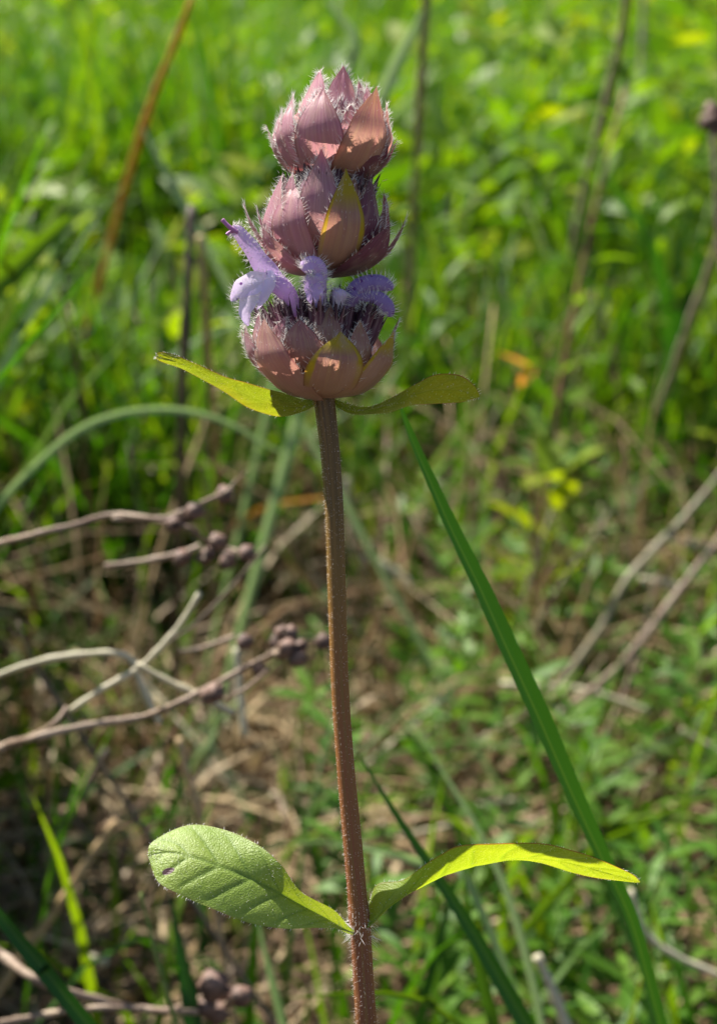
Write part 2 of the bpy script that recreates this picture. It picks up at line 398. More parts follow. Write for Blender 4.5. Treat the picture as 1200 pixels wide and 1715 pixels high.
# middle meadow: upright blades, thinner over the litter in the middle
b = scatter(13000, 1.15, 2.3, 1.0, .35, .34)
keep = ~((b[:, 1] < 1.38) & (b[:, 0] > -.08) & (b[:, 0] < .26) & (rng.uniform(0, 1, len(b)) < .85))
b = b[keep]; n = len(b)
blade_stuff('meadow_grass', b, rng.uniform(.14, .38, n)*(1-.4*patch(b, 5.0, 1)), rng.uniform(.003, .0095, n), rng.uniform(.05, .7, n), M['grass'],
            'upright green grass standing behind the dry litter', 'grass', rnd=np.clip(rng.normal(.45, .25, n), 0, 1))
# close to the flower: short scattered blades
b = scatter(1500, .50, 1.25, 1.0, .25, .30); n = len(b)
b = b[~((b[:, 0] > -.09) & (b[:, 0] < .05) & (b[:, 1] > .75) & (rng.uniform(0, 1, n) < .75))]; n = len(b)
blade_stuff('short_grass', b, rng.uniform(.05, .20, n), rng.uniform(.0015, .005, n), rng.uniform(.1, 1.0, n), M['grass'],
            'short thin green grass growing through the dead litter', 'grass', rnd=np.clip(rng.normal(.35, .25, n), 0, 1))
# thick tall grass added beside the view to shade the litter
b = np.stack([rng.uniform(-.75, -.21, 4200), rng.uniform(.35, 1.0, 4200), np.full(4200, -.012)], 1); b[:, 0] -= .18*np.maximum(b[:, 1]-.8, 0); n = len(b)
blade_stuff('shading_grass', b, rng.uniform(.24, .44, n), rng.uniform(.005, .010, n), rng.uniform(.05, .4, n), M['grass'],
            'tall grass added beside the view to shade the litter', 'grass')
# dead straw and leaf litter
b = scatter(15000, .40, 1.9, 1.1, .25, .30); n = len(b); b[:, 2] += rng.uniform(.0, .06, n)*patch(b, 11, 3)
blade_stuff('straw_litter', b, rng.uniform(.01, .06, n), rng.uniform(.001, .005, n), rng.uniform(.5, 3.5, n), M['straw'],
            'matted brown straw and dead leaves covering the soil', 'litter', seg=4, curl=.8)
b = scatter(5000, .9, 2.6, 1.0, .3, .34); n = len(b)
blade_stuff('standing_dead_grass', b, rng.uniform(.06, .28, n), rng.uniform(.0015, .0042, n), rng.uniform(.1, 1.6, n), M['straw'],
            'thin dead brown grass mixed into the green meadow', 'dead grass', seg=4)
# leafy ground cover of the far meadow
def leaf_stuff(name, n, y0, y1, zlo, zhi, size, mat, label, cat, power=1.2, keepf=None):
    c = scatter(n, y0, y1, power, .4, .34)
    if keepf is not None: c = c[keepf(c)]; n = len(c)
    c[:, 2] += rng.uniform(zlo, zhi, n)*(1-.4*patch(c, 3.1, 2))
    az = rng.uniform(0, 2*math.pi, n); el = rng.uniform(-.5, 1.0, n); L = size*rng.uniform(.6, 1.3, n); wd_ = L*rng.uniform(.12, .24, n)
    d = np.stack([np.cos(az)*np.cos(el), np.sin(az)*np.cos(el), np.sin(el)], 1)
    s_ = np.cross(d, np.array([0, 0, 1.0])+rng.normal(0, .5, (n, 3))); s_ /= np.linalg.norm(s_, axis=1)[:, None]
    nm = np.cross(s_, d); t = [0, .3, .65, 1]; wp = [.1, 1, .8, .03]
    V = np.empty((n, 4, 2, 3)); UV = np.empty((n, 4, 2, 2))
    for i in range(4):
        p = c+d*(L*t[i])[:, None]-nm*(L*.25*t[i]**2)[:, None]
        V[:, i, 0] = p-s_*(wd_*wp[i])[:, None]; V[:, i, 1] = p+s_*(wd_*wp[i])[:, None]; UV[:, i, 0] = (0, t[i]); UV[:, i, 1] = (1, t[i])
    f = np.array([[2*i, 2*i+1, 2*i+3, 2*i+2] for i in range(3)])
    F = (f[None]+(np.arange(n)*8)[:, None, None]).reshape(-1, 4)
    me = mesh_np(name, V.reshape(-1, 3), F, UV.reshape(-1, 2), np.repeat(rng.uniform(0, 1, n), 8), mat)
    return tag(link(bpy.data.objects.new(name, me)), label, cat, kind='stuff')
leaf_stuff('meadow_foliage', 9500, 1.7, 7, .08, .42, .055, M['weed_leaf'], 'mass of blurred green leaves among the far grass', 'foliage')
leaf_stuff('lime_foliage', 3000, 1.7, 7, .10, .42, .055, M['lime_leaf'], 'scattered yellow green leaves catching sun in the far meadow', 'foliage')
leaf_stuff('low_ground_cover', 1700, .75, 2.0, .02, .10, .034, M['small_leaf'], 'low green ground cover creeping over the litter', 'ground cover', 1.0,
           lambda c: (c[:, 0] > .12*c[:, 1]) | (rng.uniform(0, 1, len(c)) < .2))

# ------------------------------------------------------------------ leafy weeds, one object per plant and leaf
def leaf_mesh(name, prof, mat, droop, cup=.12, rows=7):
    mb = MB(); t = np.linspace(0, 1, rows); w = np.interp(t, [p[0] for p in prof], [p[1] for p in prof])
    mb.grid([[(x*w[i], ti*(1-.15*droop*ti), -droop*ti**2*.5+abs(x)*w[i]*cup*2) for x in (-1, 0, 1)] for i, ti in enumerate(t)])
    return mb.mesh(name, mat)
LM = {'lance': [leaf_mesh('leaf', [(0, .02), (.12, .06), (.35, .13), (.6, .115), (.85, .05), (1, .004)], M['weed_leaf'], dr) for dr in (.1, .5, .9)],
      'lime': [leaf_mesh('leaf', [(0, .03), (.15, .12), (.4, .22), (.7, .18), (.9, .08), (1, .01)], M['lime_leaf'], dr) for dr in (.1, .4, .7)],
      'small': [leaf_mesh('leaf', [(0, .03), (.2, .09), (.5, .12), (.8, .09), (1, .01)], M['small_leaf'], dr, rows=5) for dr in (.0, .3, .6)]}
def weed(kind, base, height, label, group, name, nodes, per, leaf, lean=(0, 0), stemmat='green_stalk', r=.0012, spread=(.2, .9), start=.15):
    root = empty(name, base, label, 'weed', group)
    pts = [Vector((lean[0]*t*t*height, lean[1]*t*t*height, height*t-.012*(t == 0))) for t in np.linspace(0, 1, 8)]
    mb = MB(); tube(mb, pts, [r*(1-.6*t) for t in np.linspace(0, 1, 8)], 5, ref=(1, 0, 0)); mb.build('stem', M[stemmat], root)
    a0 = random.uniform(0, 6.28)
    for k in range(nodes):
        t = start+(1-start)*(k+1)/nodes; p = Vector((lean[0]*t*t*height, lean[1]*t*t*height, height*t))
        for q in range(per):
            az = a0+q*2*math.pi/per+k*(math.pi/2 if per == 2 else 2.4/per+.5)+random.uniform(-.3, .3)
            el = random.uniform(*spread)*(.6+.6*t)
            L = leaf*random.uniform(.7, 1.15)*(1-.35*t)
            o = bpy.data.objects.new('leaf', random.choice(LM[kind])); o.location = p
            o.rotation_euler = (Matrix.Rotation(az, 3, 'Z') @ Matrix.Rotation(el, 3, 'X') @ Matrix.Rotation(random.uniform(-.5, .5), 3, 'Y')).to_euler()
            o.scale = (L*random.uniform(.8, 1.2), L, L); link(o, root)
    return root
def ground_at(p): return Vector((p.x, p.y, gz(p.x, p.y)))
# small-leaved weeds over the right-hand litter
spots = []
for _ in range(900):
    x, y = random.uniform(600, 1330), random.uniform(960, 2000)
    g0 = G(x, y)
    if (x < 880 and not (560 < x < 780 and 1240 < y < 1420)) and random.random() < .8: continue
    if all((g0-s_).length > .038 for s_ in spots): spots.append(g0)
    if len(spots) >= 60: break
for p in spots:
    weed('small', ground_at(p), random.uniform(.06, .15), 'small bright green weed with whorls of narrow leaves among the litter', 'small whorled weeds right of the flower stem',
         'whorled_weed', random.randint(5, 7), random.choice((4, 5)), random.uniform(.026, .038), (random.uniform(-.4, .4), random.uniform(-.5, .3)), r=.0008, spread=(.1, .8), start=.2)
# lance-leaved weeds standing in the middle meadow
spots = []
for _ in range(800):
    y = random.uniform(1.25, 2.6); x = random.uniform(-1, 1)*(.12+.27*y); p = Vector((x, y, 0))
    if y < 1.4 and -.1 < x < .2: continue
    if all((p-s_).length > .09 for s_ in spots): spots.append(p)
    if len(spots) >= 72: break
for i, p in enumerate(spots):
    if i % 4 == 0:
        weed('lime', ground_at(p), random.uniform(.14, .30), 'yellow green weed with broad pointed leaves standing in the meadow', 'yellow green weeds in the meadow',
             'broad_leaved_weed', random.randint(5, 8), 2, random.uniform(.04, .055), (random.uniform(-.3, .3), random.uniform(-.3, .2)))
    else:
        weed('lance', ground_at(p), random.uniform(.18, .36), 'green weed with narrow willow-like leaves standing in the meadow', 'narrow leaved weeds in the meadow',
             'narrow_leaved_weed', random.randint(9, 13), 2, random.uniform(.045, .07), (random.uniform(-.3, .3), random.uniform(-.3, .2)), spread=(.3, 1.0))
# weeds the photograph singles out
weed('lime', ground_at(Q(905, 1010, 1.2)), .15, 'bushy yellow green weed with the broadest leaves beside the drooping grass blade', None, 'broad_leaved_weed', 6, 3, .075, (.05, -.1), spread=(.4, 1.0))
weed('lime', ground_at(Q(345, 800, 1.35)), .30, 'lime leaved weed behind the dark upright dead stem', None, 'broad_leaved_weed', 8, 2, .05, (.0, -.1))
weed('lime', ground_at(Q(40, 880, 1.3)), .27, 'lime leaved weed above the arching grass blade at the meadow edge', None, 'broad_leaved_weed', 8, 2, .05, (.05, -.1))
rt = weed('lance', ground_at(Q(900, 820, 1.2)), .40, 'red stemmed weed with willow-like leaves and one withered orange leaf', None, 'red_stemmed_weed', 12, 2, .055, (.12, .0), 'red_stalk', .0028, (.4, 1.0), .3)
p0 = Q(895, 622, 1.2)-rt.location
for k, (az, el, L) in enumerate(((1.9, .55, .03), (.4, -.5, .022), (2.7, .1, .02))):
    o = bpy.data.objects.new('withered_leaf', LM['lime'][k]); o.location = p0; o.scale = (L, L, L)
    o.rotation_euler = (el, .2, az); o.data = o.data.copy(); o.data.materials[0] = M['orange_leaf']; link(o, rt); o['label'] = 'withered orange leaf'

# ------------------------------------------------------------------ single stalks, blades and straws that stand out
def to_ground(pts, sway=0.0):
    e = Vector(pts[-1]); z = gz(e.x, e.y)
    if e.z > z:
        d = (Vector(pts[-1])-Vector(pts[-2])).normalized(); k = e.z-z
        if d.z < -.3: return list(pts)+[e+d*(k/-d.z*.5), e+d*((k+.004)/-d.z)]
        pts = list(pts)+[e+Vector((d.x*k*.25, d.y*k*.25, -k*.5)), Vector((e.x+d.x*k*.35, e.y+d.y*k*.35, z-.004))]
    return pts
def path(px, dep):
    dd = dep if isinstance(dep, (list, tuple)) else [dep]*len(px)
    return [Q(x, y, d) for (x, y), d in zip(px, dd)], dd
def stalk(name, px, dep, w, mat, label, cat='dead stalk', ground=True, taper=.5, group=None):
    p, dd = path(px, dep); n0 = len(p)
    if ground: p = to_ground(p)
    pts = spline([tuple(q) for q in p], 5*len(p)); r = w*TPX*sum(dd)/len(dd)/2; N = len(pts)
    org = pts[-1]; mb = MB()
    rr = [r*(taper+(1-taper)*min(1, i/(N*.4)))*(1+.12*math.sin(i*1.7)+.10*math.sin(i*.61+2)) for i in range(N)]
    tube(mb, pts, rr, 7, ref=(.2, -1, .1))
    o = mb.build(name, M[mat], None, org); o.location = org
    return tag(o, label, cat, group)
def blade(name, px, dep, w, mat, label, cat='grass blade', ground=True, prof=None, face=None, fold=.18, twist=0.0, group=None, cols=5):
    p, dd = path(px, dep)
    if ground: p = to_ground(p)
    pts = spline([tuple(q) for q in p], 7*len(p)); N = len(pts); wm = w*TPX*sum(dd)/len(dd)
    pr = prof or [(0, .06), (.2, .55), (.5, 1), (1, .75)]
    wid = [wm*np.interp(i/(N-1), [a for a, _ in pr], [b for _, b in pr]) for i in range(N)]
    mb = MB(); org = pts[-1]; ribbon(mb, pts, wid, face, fold, random.random(), cols, twist)
    o = mb.build(name, M[mat], None, org); o.location = org
    return tag(o, label, cat, group)

blade('grass_strand', [(668, 676), (690, 735), (725, 815), (760, 893), (805, 985), (850, 1085), (905, 1205), (955, 1320), (1010, 1440), (1060, 1550), (1110, 1730)],
      [.335, .338, .341, .344, .348, .352, .358, .365, .375, .385, .40], 37, 'blade', 'long dark green grass blade slanting down behind the upper right herb leaf', prof=[(0, .10), (.06, .32), (.2, .58), (.4, .95), (.52, 1), (.7, .75), (1, .5)], fold=.28, face=(.5, -1, .35))
blade('grass_strand', [(600, 1262), (660, 1360), (720, 1450), (790, 1560), (880, 1715)], .44, 30, 'blade', 'dark green grass blade slanting behind the stem just under the long blade', prof=[(0, .1), (.3, .5), (.7, 1), (1, .9)], fold=.3)
blade('grass_strand', [(-30, 1495), (20, 1560), (70, 1620), (150, 1720)], .42, 30, 'blade', 'wide green grass blade crossing the reddish twig on the ground', prof=[(0, .5), (.4, 1), (1, .8)])
blade('grass_strand', [(283, 1490), (296, 1560), (310, 1630), (325, 1720)], .50, 30, 'blade', 'pointed green grass blade standing below the rounded leaf', prof=[(0, .05), (.3, .5), (.6, 1), (1, .9)])
stalk('grass_stalk', [(236, 1495), (252, 1560), (270, 1630), (297, 1720)], .46, 9, 'green_stalk', 'thin brownish green stalk beside the pointed grass blade', 'grass stalk')
blade('grass_strand', [(775, 1445), (783, 1530), (800, 1610), (830, 1730)], .50, 22, 'weed_leaf', 'light green upright grass blade beneath the arched leaf', prof=[(0, .1), (.4, .8), (.7, 1), (1, .9)])
blade('grass_strand', [(690, 1200), (740, 1290), (800, 1390), (850, 1500), (890, 1640), (915, 1760)], .56, 14, 'pale_blade', 'thin pale grass blade running down past the arched leaf')
blade('grass_strand', [(1020, 1480), (1050, 1560), (1085, 1640), (1100, 1740)], .62, 26, 'blade', 'dark green grass blade beyond the tip of the arched leaf', prof=[(0, .3), (.5, 1), (1, .8)])
blade('grass_strand', [(465, 1412), (560, 1412), (650, 1428), (720, 1452), (790, 1490)], [.62, .62, .60, .60, .59], 15, 'pale_blade', 'pale arching grass blade passing behind the stem above the leaf pair', ground=True)
blade('grass_strand', [(480, 1672), (580, 1664), (660, 1666), (725, 1685), (785, 1730)], .48, 13, 'weed_leaf', 'light green blade arching low behind the stem base')
blade('grass_strand', [(425, 1500), (440, 1580), (455, 1640), (475, 1720)], .56, 14, 'pale_blade', 'pale narrow grass blade under the rounded leaf stalk')
blade('grass_strand', [(490, 765), (440, 742), (390, 712), (330, 692), (265, 686), (195, 695), (130, 722), (65, 775), (-5, 850), (-50, 930)], .72, 13, 'pale_blade', 'thin pale green grass blade bent over in a long arch', prof=[(0, .2), (.3, .9), (.6, 1), (1, .9)])
blade('grass_strand', [(120, 365), (75, 405), (20, 455), (-60, 520)], .80, 42, 'weed_leaf', 'wide bright green grass blade leaning in from the meadow side', prof=[(0, .4), (.4, 1), (1, .8)])
blade('grass_strand', [(708, 15), (690, 55), (662, 110), (640, 165), (620, 240)], .95, 22, 'pale_blade', 'pale grey green grass blade above the flower head top', prof=[(0, .2), (.3, 1), (.7, 1), (1, .6)])
blade('grass_strand', [(240, 215), (262, 258), (290, 308), (318, 360)], .95, 14, 'pale_blade', 'short grey green blade leaning on the orange stalk', prof=[(0, .4), (.5, 1), (1, .6)])
blade('grass_strand', [(1012, 295), (1050, 345), (1090, 420), (1115, 520), (1118, 640)], [1.15, 1.2, 1.3, 1.4, 1.5], 30, 'blade', 'dark green broad blade arching in the meadow beyond the grey stalks', prof=[(0, .1), (.3, .8), (.6, 1), (1, .8)])
blade('grass_strand', [(1175, 395), (1150, 500), (1110, 640), (1085, 760)], [1.2, 1.25, 1.3, 1.35], 32, 'blade', 'dark upright broad blade beside the arching dark blade', prof=[(0, .2), (.4, 1), (1, .8)])
blade('grass_strand', [(545, 0), (575, 35), (590, 60), (588, 95), (575, 150)], 1.1, 22, 'pale_blade', 'whitish bent grass blade behind the top of the flower head', prof=[(0, .3), (.4, 1), (1, .4)])
blade('grass_strand', [(300, 840), (250, 900), (240, 1000)], 1.1, 18, 'grass', 'green blade behind the upper dead twig')
blade('grass_strand', [(380, 900), (400, 875), (455, 845), (510, 836), (560, 832)][::-1], [1.0, 1.05, 1.1, 1.2, 1.3], 9, 'orange_leaf', 'thin yellow orange blade behind the stem', prof=[(0, .3), (.4, 1), (1, .8)])
blade('grass_strand', [(1215, 1330), (1140, 1350), (1070, 1385), (1000, 1420), (930, 1500)], .70, 16, 'weed_leaf', 'bright green blade arching over the small weeds')

stalk('dead_stalk', [(322, 345), (314, 480), (306, 640), (303, 780), (298, 960)], [.80, .80, .82, .85, .92], 16, 'dark_twig', 'dark upright dead stem behind the small upper left leaf', taper=.9)
stalk('dead_stalk', [(335, 395), (344, 500), (352, 640), (362, 790)], [.90, .92, .98, 1.1], 13, 'tan_stalk', 'tan upright dry stalk next to the dark dead stem', taper=.8)
stalk('dead_stalk', [(100, 480), (122, 565), (136, 660), (144, 800)], [.85, .88, .95, 1.1], 10, 'dark_twig', 'thin dark bent stem between the lime weed and the dark upright stem')
stalk('dead_stalk', [(330, -25), (312, 20), (300, 55), (262, 150), (222, 270), (188, 390), (152, 530)], [.85, .85, .87, .92, 1.0, 1.15, 1.35], 13, 'orange_stalk', 'orange yellow dry grass stalk leaning across the green meadow', taper=.5)
stalk('dead_stalk', [(714, -30), (708, 90), (700, 200), (690, 380), (682, 560)], [.95, 1.0, 1.1, 1.25, 1.45], 14, 'grey_stalk', 'grey upright dry stalk beside the flower heads', taper=.9)
stalk('dead_stalk', [(1052, -30), (1036, 80), (1005, 210), (978, 320), (955, 450)], [1.0, 1.1, 1.25, 1.4, 1.6], 16, 'grey_stalk', 'leaning grey dry stalk above the red stemmed weed', taper=.7)
stalk('dead_stalk', [(1078, -30), (1074, 90), (1070, 200)], 2.2, 11, 'grey_stalk', 'thin grey upright stalk behind the leaning grey stalk', taper=.8)
stalk('dead_stalk', [(1215, 370), (1180, 470), (1140, 580), (1105, 680)], [.95, 1.05, 1.15, 1.3], 15, 'grey_stalk', 'grey dry stalk leaning beside the dark broad blades', taper=.8)
stalk('dead_stalk', [(1230, 760), (1150, 860), (1050, 970), (1000, 1060), (900, 1200)], [1.0, .98, .97, .97, .98], 13, 'grey_stalk', 'long grey dry stalk lying aslant over the right litter', ground=False)
stalk('dead_stalk', [(1230, 870), (1150, 970), (1060, 1090), (985, 1160), (910, 1215)], [.94, .93, .93, .94, .96], 14, 'twig', 'brown dry stalk lying aslant below the long grey one', ground=False)
stalk('dead_stalk', [(1100, 960), (1075, 1060), (1045, 1160), (1020, 1215)], .96, 9, 'twig', 'thin brown stalk crossing the two aslant stalks')
stalk('dead_stalk', [(30, 1040), (62, 1120), (112, 1195)], .60, 9, 'dark_twig', 'short dark stem leaning above the lower dead twig')
stalk('dead_stalk', [(180, 1255), (130, 1340), (100, 1400), (75, 1500)], .75, 22, 'dark_twig', 'thick dark broken stem in the shade under the lower twig')
stalk('dead_stalk', [(195, 1375), (155, 1430), (110, 1500), (60, 1570)], .66, 16, 'tan_stalk', 'tan broken stalk leaning in the shaded litter', taper=.8)
stalk('dead_stalk', [(300, 1235), (315, 1300), (330, 1355), (345, 1440)], .62, 13, 'tan_stalk', 'pale tan stalk dropping behind the rounded leaf', taper=.9)
stalk('dead_stalk', [(528, 670), (512, 730), (495, 800), (480, 850)], [.9, 1.0, 1.15, 1.3], 8, 'tan_stalk', 'tan stalk beside the stem below the lowest flower whorl')
for (px, dep, w, lab) in (([(838, 1146), (930, 1150), (1010, 1165), (1085, 1192)], .95, 12, 'white straw lying level behind the long dark blade'),
                          ([(1120, 905), (1150, 910), (1195, 922)], 1.15, 16, 'short white straw above the aslant stalks'),
                          ([(1140, 1222), (1170, 1240), (1230, 1275)], .9, 11, 'white straw end beyond the whorled weeds'),
                          ([(632, 942), (655, 955), (690, 985)], 1.15, 18, 'white straw just right of the stem in the litter'),
                          ([(578, 800), (585, 870), (595, 920), (610, 945)], 1.2, 16, 'grey white curled straw against the stem'),
                          ([(898, 1600), (925, 1660), (955, 1740)], .60, 18, 'white dry stalk below the arched leaf'),
                          ([(1055, 1490), (1080, 1560), (1130, 1600), (1220, 1640)], .66, 11, 'pale bent straw past the arched leaf tip'),
                          ([(1070, 970), (1110, 975), (1140, 985)], 1.05, 12, 'pale straw bit lying between the aslant stalks'),
                          ([(140, 1600), (165, 1607), (180, 1615)], .7, 18, 'pale straw stub in the dark litter')):
    stalk('straw', px, dep, w, 'pale_straw', lab, 'straw', ground=False, taper=.85)
# ------------------------------------------------------------------ dead twigs with seed capsules
def capsule_mesh():
    mb = MB(); n = 10; rows = []
    for t, r in ((0, .12), (.08, .3), (.25, .85), (.5, 1), (.75, .85), (.92, .5), (1.0, .42), (.85, .3)):
        rows.append([Vector((r*.5*(1+.14*math.cos(5*2*math.pi*k/n))*math.cos(2*math.pi*k/n), r*.5*(1+.14*math.cos(5*2*math.pi*k/n))*math.sin(2*math.pi*k/n), t*1.05+(.14*math.cos(5*2*math.pi*k/n) if .9 < t <= 1 else 0))) for k in range(n)])
    mb.grid(rows, 0, True); return mb.mesh('seed_capsule', M['capsule'])
CAPS = capsule_mesh()
def twig(label, dep, w, main, branches, caps, mat='twig', size=31, ground=False):
    p = [Q(x, y, dep) for x, y in main]; base = p[0].copy()
    root = empty('dead_twig', base, label, 'twig')
    def tb(px, w0, nm, d):
        pts = spline([tuple(Q(x, y, d+.006*math.sin(i*2.1))) for i, (x, y) in enumerate(px)], 6*len(px)); N = len(pts)
        mb = MB(); tube(mb, pts, [w0*TPX*dep*.5*(1-.45*i/N)*(1+.12*math.sin(i*.9)+.10*math.sin(i*2.3)) for i in range(N)], 8, ref=(0, -1, .1))
        mb.build(nm, M[mat], root, base)
    tb(main, w, 'stem', dep)
    for px, k in branches: tb(px, w*k, 'side_branch', dep+random.uniform(-.006, .006))
    for x, y in caps:
        o = bpy.data.objects.new('seed_capsule', CAPS); q = Q(x, y, dep+random.uniform(-.012, .012)); d = rvec(); d.z = abs(d.z)*.6; d.x = abs(d.x)
        s_ = size*TPX*dep*random.uniform(.7, 1.1); o.rotation_euler = d.to_track_quat('Z', 'Y').to_euler(); o.scale = (s_,)*3
        o.location = q-d.normalized()*s_*.5-base; link(o, root)
    return root
twig('upper dead twig with dark round seed capsules reaching towards the flower stem', .52, 13,
     [(-60, 925), (0, 910), (60, 895), (130, 878), (190, 862), (270, 868), (320, 850), (375, 826)],
     [([(190, 868), (250, 872), (310, 882), (345, 905), (380, 918), (412, 926)], .75), ([(330, 890), (345, 915), (340, 938)], .5), ([(355, 905), (370, 925), (378, 940)], .5), ([(375, 826), (395, 805), (412, 790)], .3), ([(300, 860), (322, 856)], .5)],
     [(375, 830), (325, 858), (290, 878), (300, 868), (340, 936), (348, 928), (378, 944), (383, 936), (412, 928), (303, 936), (362, 908)])
twig('lower dead twig with a cluster of seed capsules near the stem', .50, 15,
     [(-60, 1285), (0, 1252), (60, 1235), (140, 1216), (240, 1200), (300, 1176), (360, 1146), (430, 1108), (490, 1082)],
     [([(0, 1254), (50, 1235), (90, 1212), (112, 1185)], .8), ([(360, 1146), (362, 1160)], .4), ([(430, 1108), (460, 1090), (478, 1060)], .5), ([(460, 1095), (495, 1104)], .5), ([(300, 1176), (350, 1175), (400, 1160), (450, 1120)], .5)],
     [(470, 1096), (485, 1062), (496, 1104), (463, 1076), (480, 1085), (540, 1076), (408, 1076), (432, 1122), (360, 1162), (350, 1165), (500, 1085), (472, 1060)])
twig('reddish twig with seed heads lying on the shaded ground under the rounded leaf', .50, 20,
     [(-60, 1560), (0, 1598), (60, 1640), (140, 1668), (240, 1690), (330, 1695)],
     [([(0, 1715), (70, 1700), (160, 1688), (240, 1690)], .7), ([(290, 1692), (330, 1675), (360, 1655)], .6), ([(330, 1695), (370, 1685), (395, 1668)], .6)],
     [(355, 1650), (375, 1668), (400, 1670), (345, 1690), (362, 1698)], size=46)
twig('dried seed stalk with a brown capsule cluster at the meadow edge', .95, 12,
     [(1225, 560), (1205, 400), (1195, 260), (1190, 190)], [([(1200, 260), (1185, 215)], .6)], [(1190, 185), (1186, 205), (1198, 195), (1195, 215)], size=34)
for px, dep, w, mat, lab in (
    ([(335, 992), (300, 1048), (262, 1092), (225, 1124), (170, 1155), (118, 1190)], .51, 11, 'pale_straw', 'pale forked dry stalk leaning above the lower dead twig'),
    ([(-40, 1145), (50, 1112), (120, 1098), (190, 1094), (222, 1108), (238, 1150), (268, 1212)], .53, 12, 'pale_straw', 'bent pale straw hooked over the lower dead twig'),
    ([(228, 1112), (290, 1145), (340, 1168), (392, 1196)], .50, 13, 'pale_straw', 'white straw slanting down onto the lower dead twig'),
    ([(272, 1082), (330, 1042), (392, 978), (445, 915)], .55, 6, 'dark_twig', 'thin dark stem running up between the two dead twigs'),
    ([(300, 1092), (340, 1085), (395, 1065)], .55, 8, 'twig', 'short curved brown stem between the two dead twigs'),
    ([(175, 948), (240, 940), (300, 928), (335, 915)], .55, 11, 'twig', 'grey brown straw lying under the upper dead twig'),
    ([(395, 1085), (402, 1160), (410, 1235)], .62, 12, 'pale_straw', 'upright pale straw in front of the litter by the stem')):
    stalk('straw', px, dep, w, mat, lab, 'straw', ground=False, taper=.8)
for i in range(34):
    p = G(random.uniform(640, 1250) if i % 3 else random.uniform(-40, 420), random.uniform(880, 1330)); p = ground_at(p); h_ = random.uniform(.09, .24); az = random.uniform(0, 6.28); ln = random.uniform(.15, .75)*h_
    pts = spline([tuple(p+Vector((0, 0, -.004))), tuple(p+Vector((math.cos(az)*ln*.4, math.sin(az)*ln*.4, h_*.55))), tuple(p+Vector((math.cos(az)*ln, math.sin(az)*ln, h_)))], 10)
    mb = MB(); r0 = random.uniform(.0009, .0019); tube(mb, pts, [r0*(1-.5*k/9)*(1+.1*math.sin(k*2+i)) for k in range(10)], 6, ref=(.2, 1, .1))
    o = mb.build('dry_stem', M[random.choice(('twig', 'dark_twig', 'tan_stalk', 'red_stalk', 'grey_stalk'))], None, p); o.location = p
    tag(o, 'thin dry stem sticking up out of the litter and weeds', 'dead stalk', 'thin dry stems in the litter')
# loose straws one can pick out on the ground
for i in range(130):
    p = G(random.uniform(250, 1150), random.uniform(820, 1500)) if i < 55 else G(random.gauss(480, 80), random.uniform(900, 1480)); L = random.uniform(.03, .10); az = random.uniform(-.9, .9)+(math.pi if random.random() < .5 else 0)
    z0 = gz(p.x, p.y)+random.uniform(.01, .035); d = Vector((math.cos(az), math.sin(az), random.uniform(-.12, .35 if i < 55 else .9)))*L
    pts = [p+Vector((0, 0, z0)), p+d*.5+Vector((0, 0, z0+random.uniform(-.004, .006))), p+d+Vector((0, 0, z0))]
    mb = MB(); tube(mb, spline([tuple(q) for q in pts], 7), [random.uniform(.0008, .0022)]*7, 5, flat=.6, ref=(0, 0, 1), rnd=random.random())
    o = mb.build('loose_straw', M['pale_straw' if random.random() < .45 else 'straw'], None, pts[0]); o.location = pts[0]
    tag(o, 'dry straw lying loose on the litter behind the flower stem', 'straw', 'loose straws on the litter')

# ------------------------------------------------------------------ the flowering herb
STEM = [(541, 655, 17), (545, 690, 18), (552, 750, 17), (558, 830, 16.5), (561, 900, 16), (564, 1000, 16), (569, 1150, 15.5), (578, 1280, 15.5),
        (589, 1400, 16.5), (598, 1500, 17), (601, 1535, 19), (604, 1570, 18), (608, 1640, 18), (613, 1720, 18.5)]
pts = [P(x, y) for x, y, r in STEM]; rad = [r*S for x, y, r in STEM]
low = pts[-1]; gx, gy = low.x+.006, low.y+.030
base = Vector((gx, gy, gz(gx, gy)))
for k in (.03, .06, .1, .15, .22, .3, .4, .5, .6, .7, .8, .9, 1): pts.append(low.lerp(base, k)+Vector((0, -.006*math.sin(k*math.pi), -.006*(k == 1)))); rad.append(.00186+.0003*k)
herb = empty('flowering_herb', base, 'hairy mint-like herb with three stacked mauve flower whorls on a brown stem', 'flower')
sp = spline([(*p, r) for p, r in zip(pts, rad)], 150)
seglen = np.concatenate([[0], np.cumsum(np.linalg.norm(np.diff(sp[:, :3], axis=0), axis=1))])
vs = list(1-np.interp(seglen, [0, (1715-655)*S, seglen[-1]], [0, .9, 1.0])*1.0)
vs = [max(0, (v-.1)/.9) for v in vs]
mb = MB(); rows = tube(mb, [Vector(p[:3]) for p in sp], list(sp[:, 3]*.93), 24, ref=-FWD, square=.22, rot=R(60), vs=vs, cap=False)
stem = mb.build('stem', M['stem'], herb, base)
nfr = int(len(sp)*.80)
for i in range(2400):
    k = random.randrange(1, nfr); j = random.randrange(24); ctr = Vector(sp[k][:3]); q = rows[k][j].lerp(rows[k-1][j], random.random())
    nrm = (q-ctr).normalized(); yy = seglen[k]/S+655
    L = (random.uniform(2, 4.5) if yy < 1540 else random.uniform(4, 10))*S
    hair('stem', q, nrm+Vector((0, 0, random.uniform(-.9, .3)))+rvec()*.35, L, .000018)
for i in range(900):                                  # pale down along the two left-hand edges
    k = random.randrange(12, nfr); j = random.choice((0, 1, 4, 5, 20, 21, 22, 23)); q = rows[k][j].lerp(rows[k-1][j], random.random())
    hair('stem', q, (q-Vector(sp[k][:3])).normalized()+Vector((0, 0, random.uniform(-.8, .1)))+rvec()*.3, random.uniform(3, 6)*S, .00002)
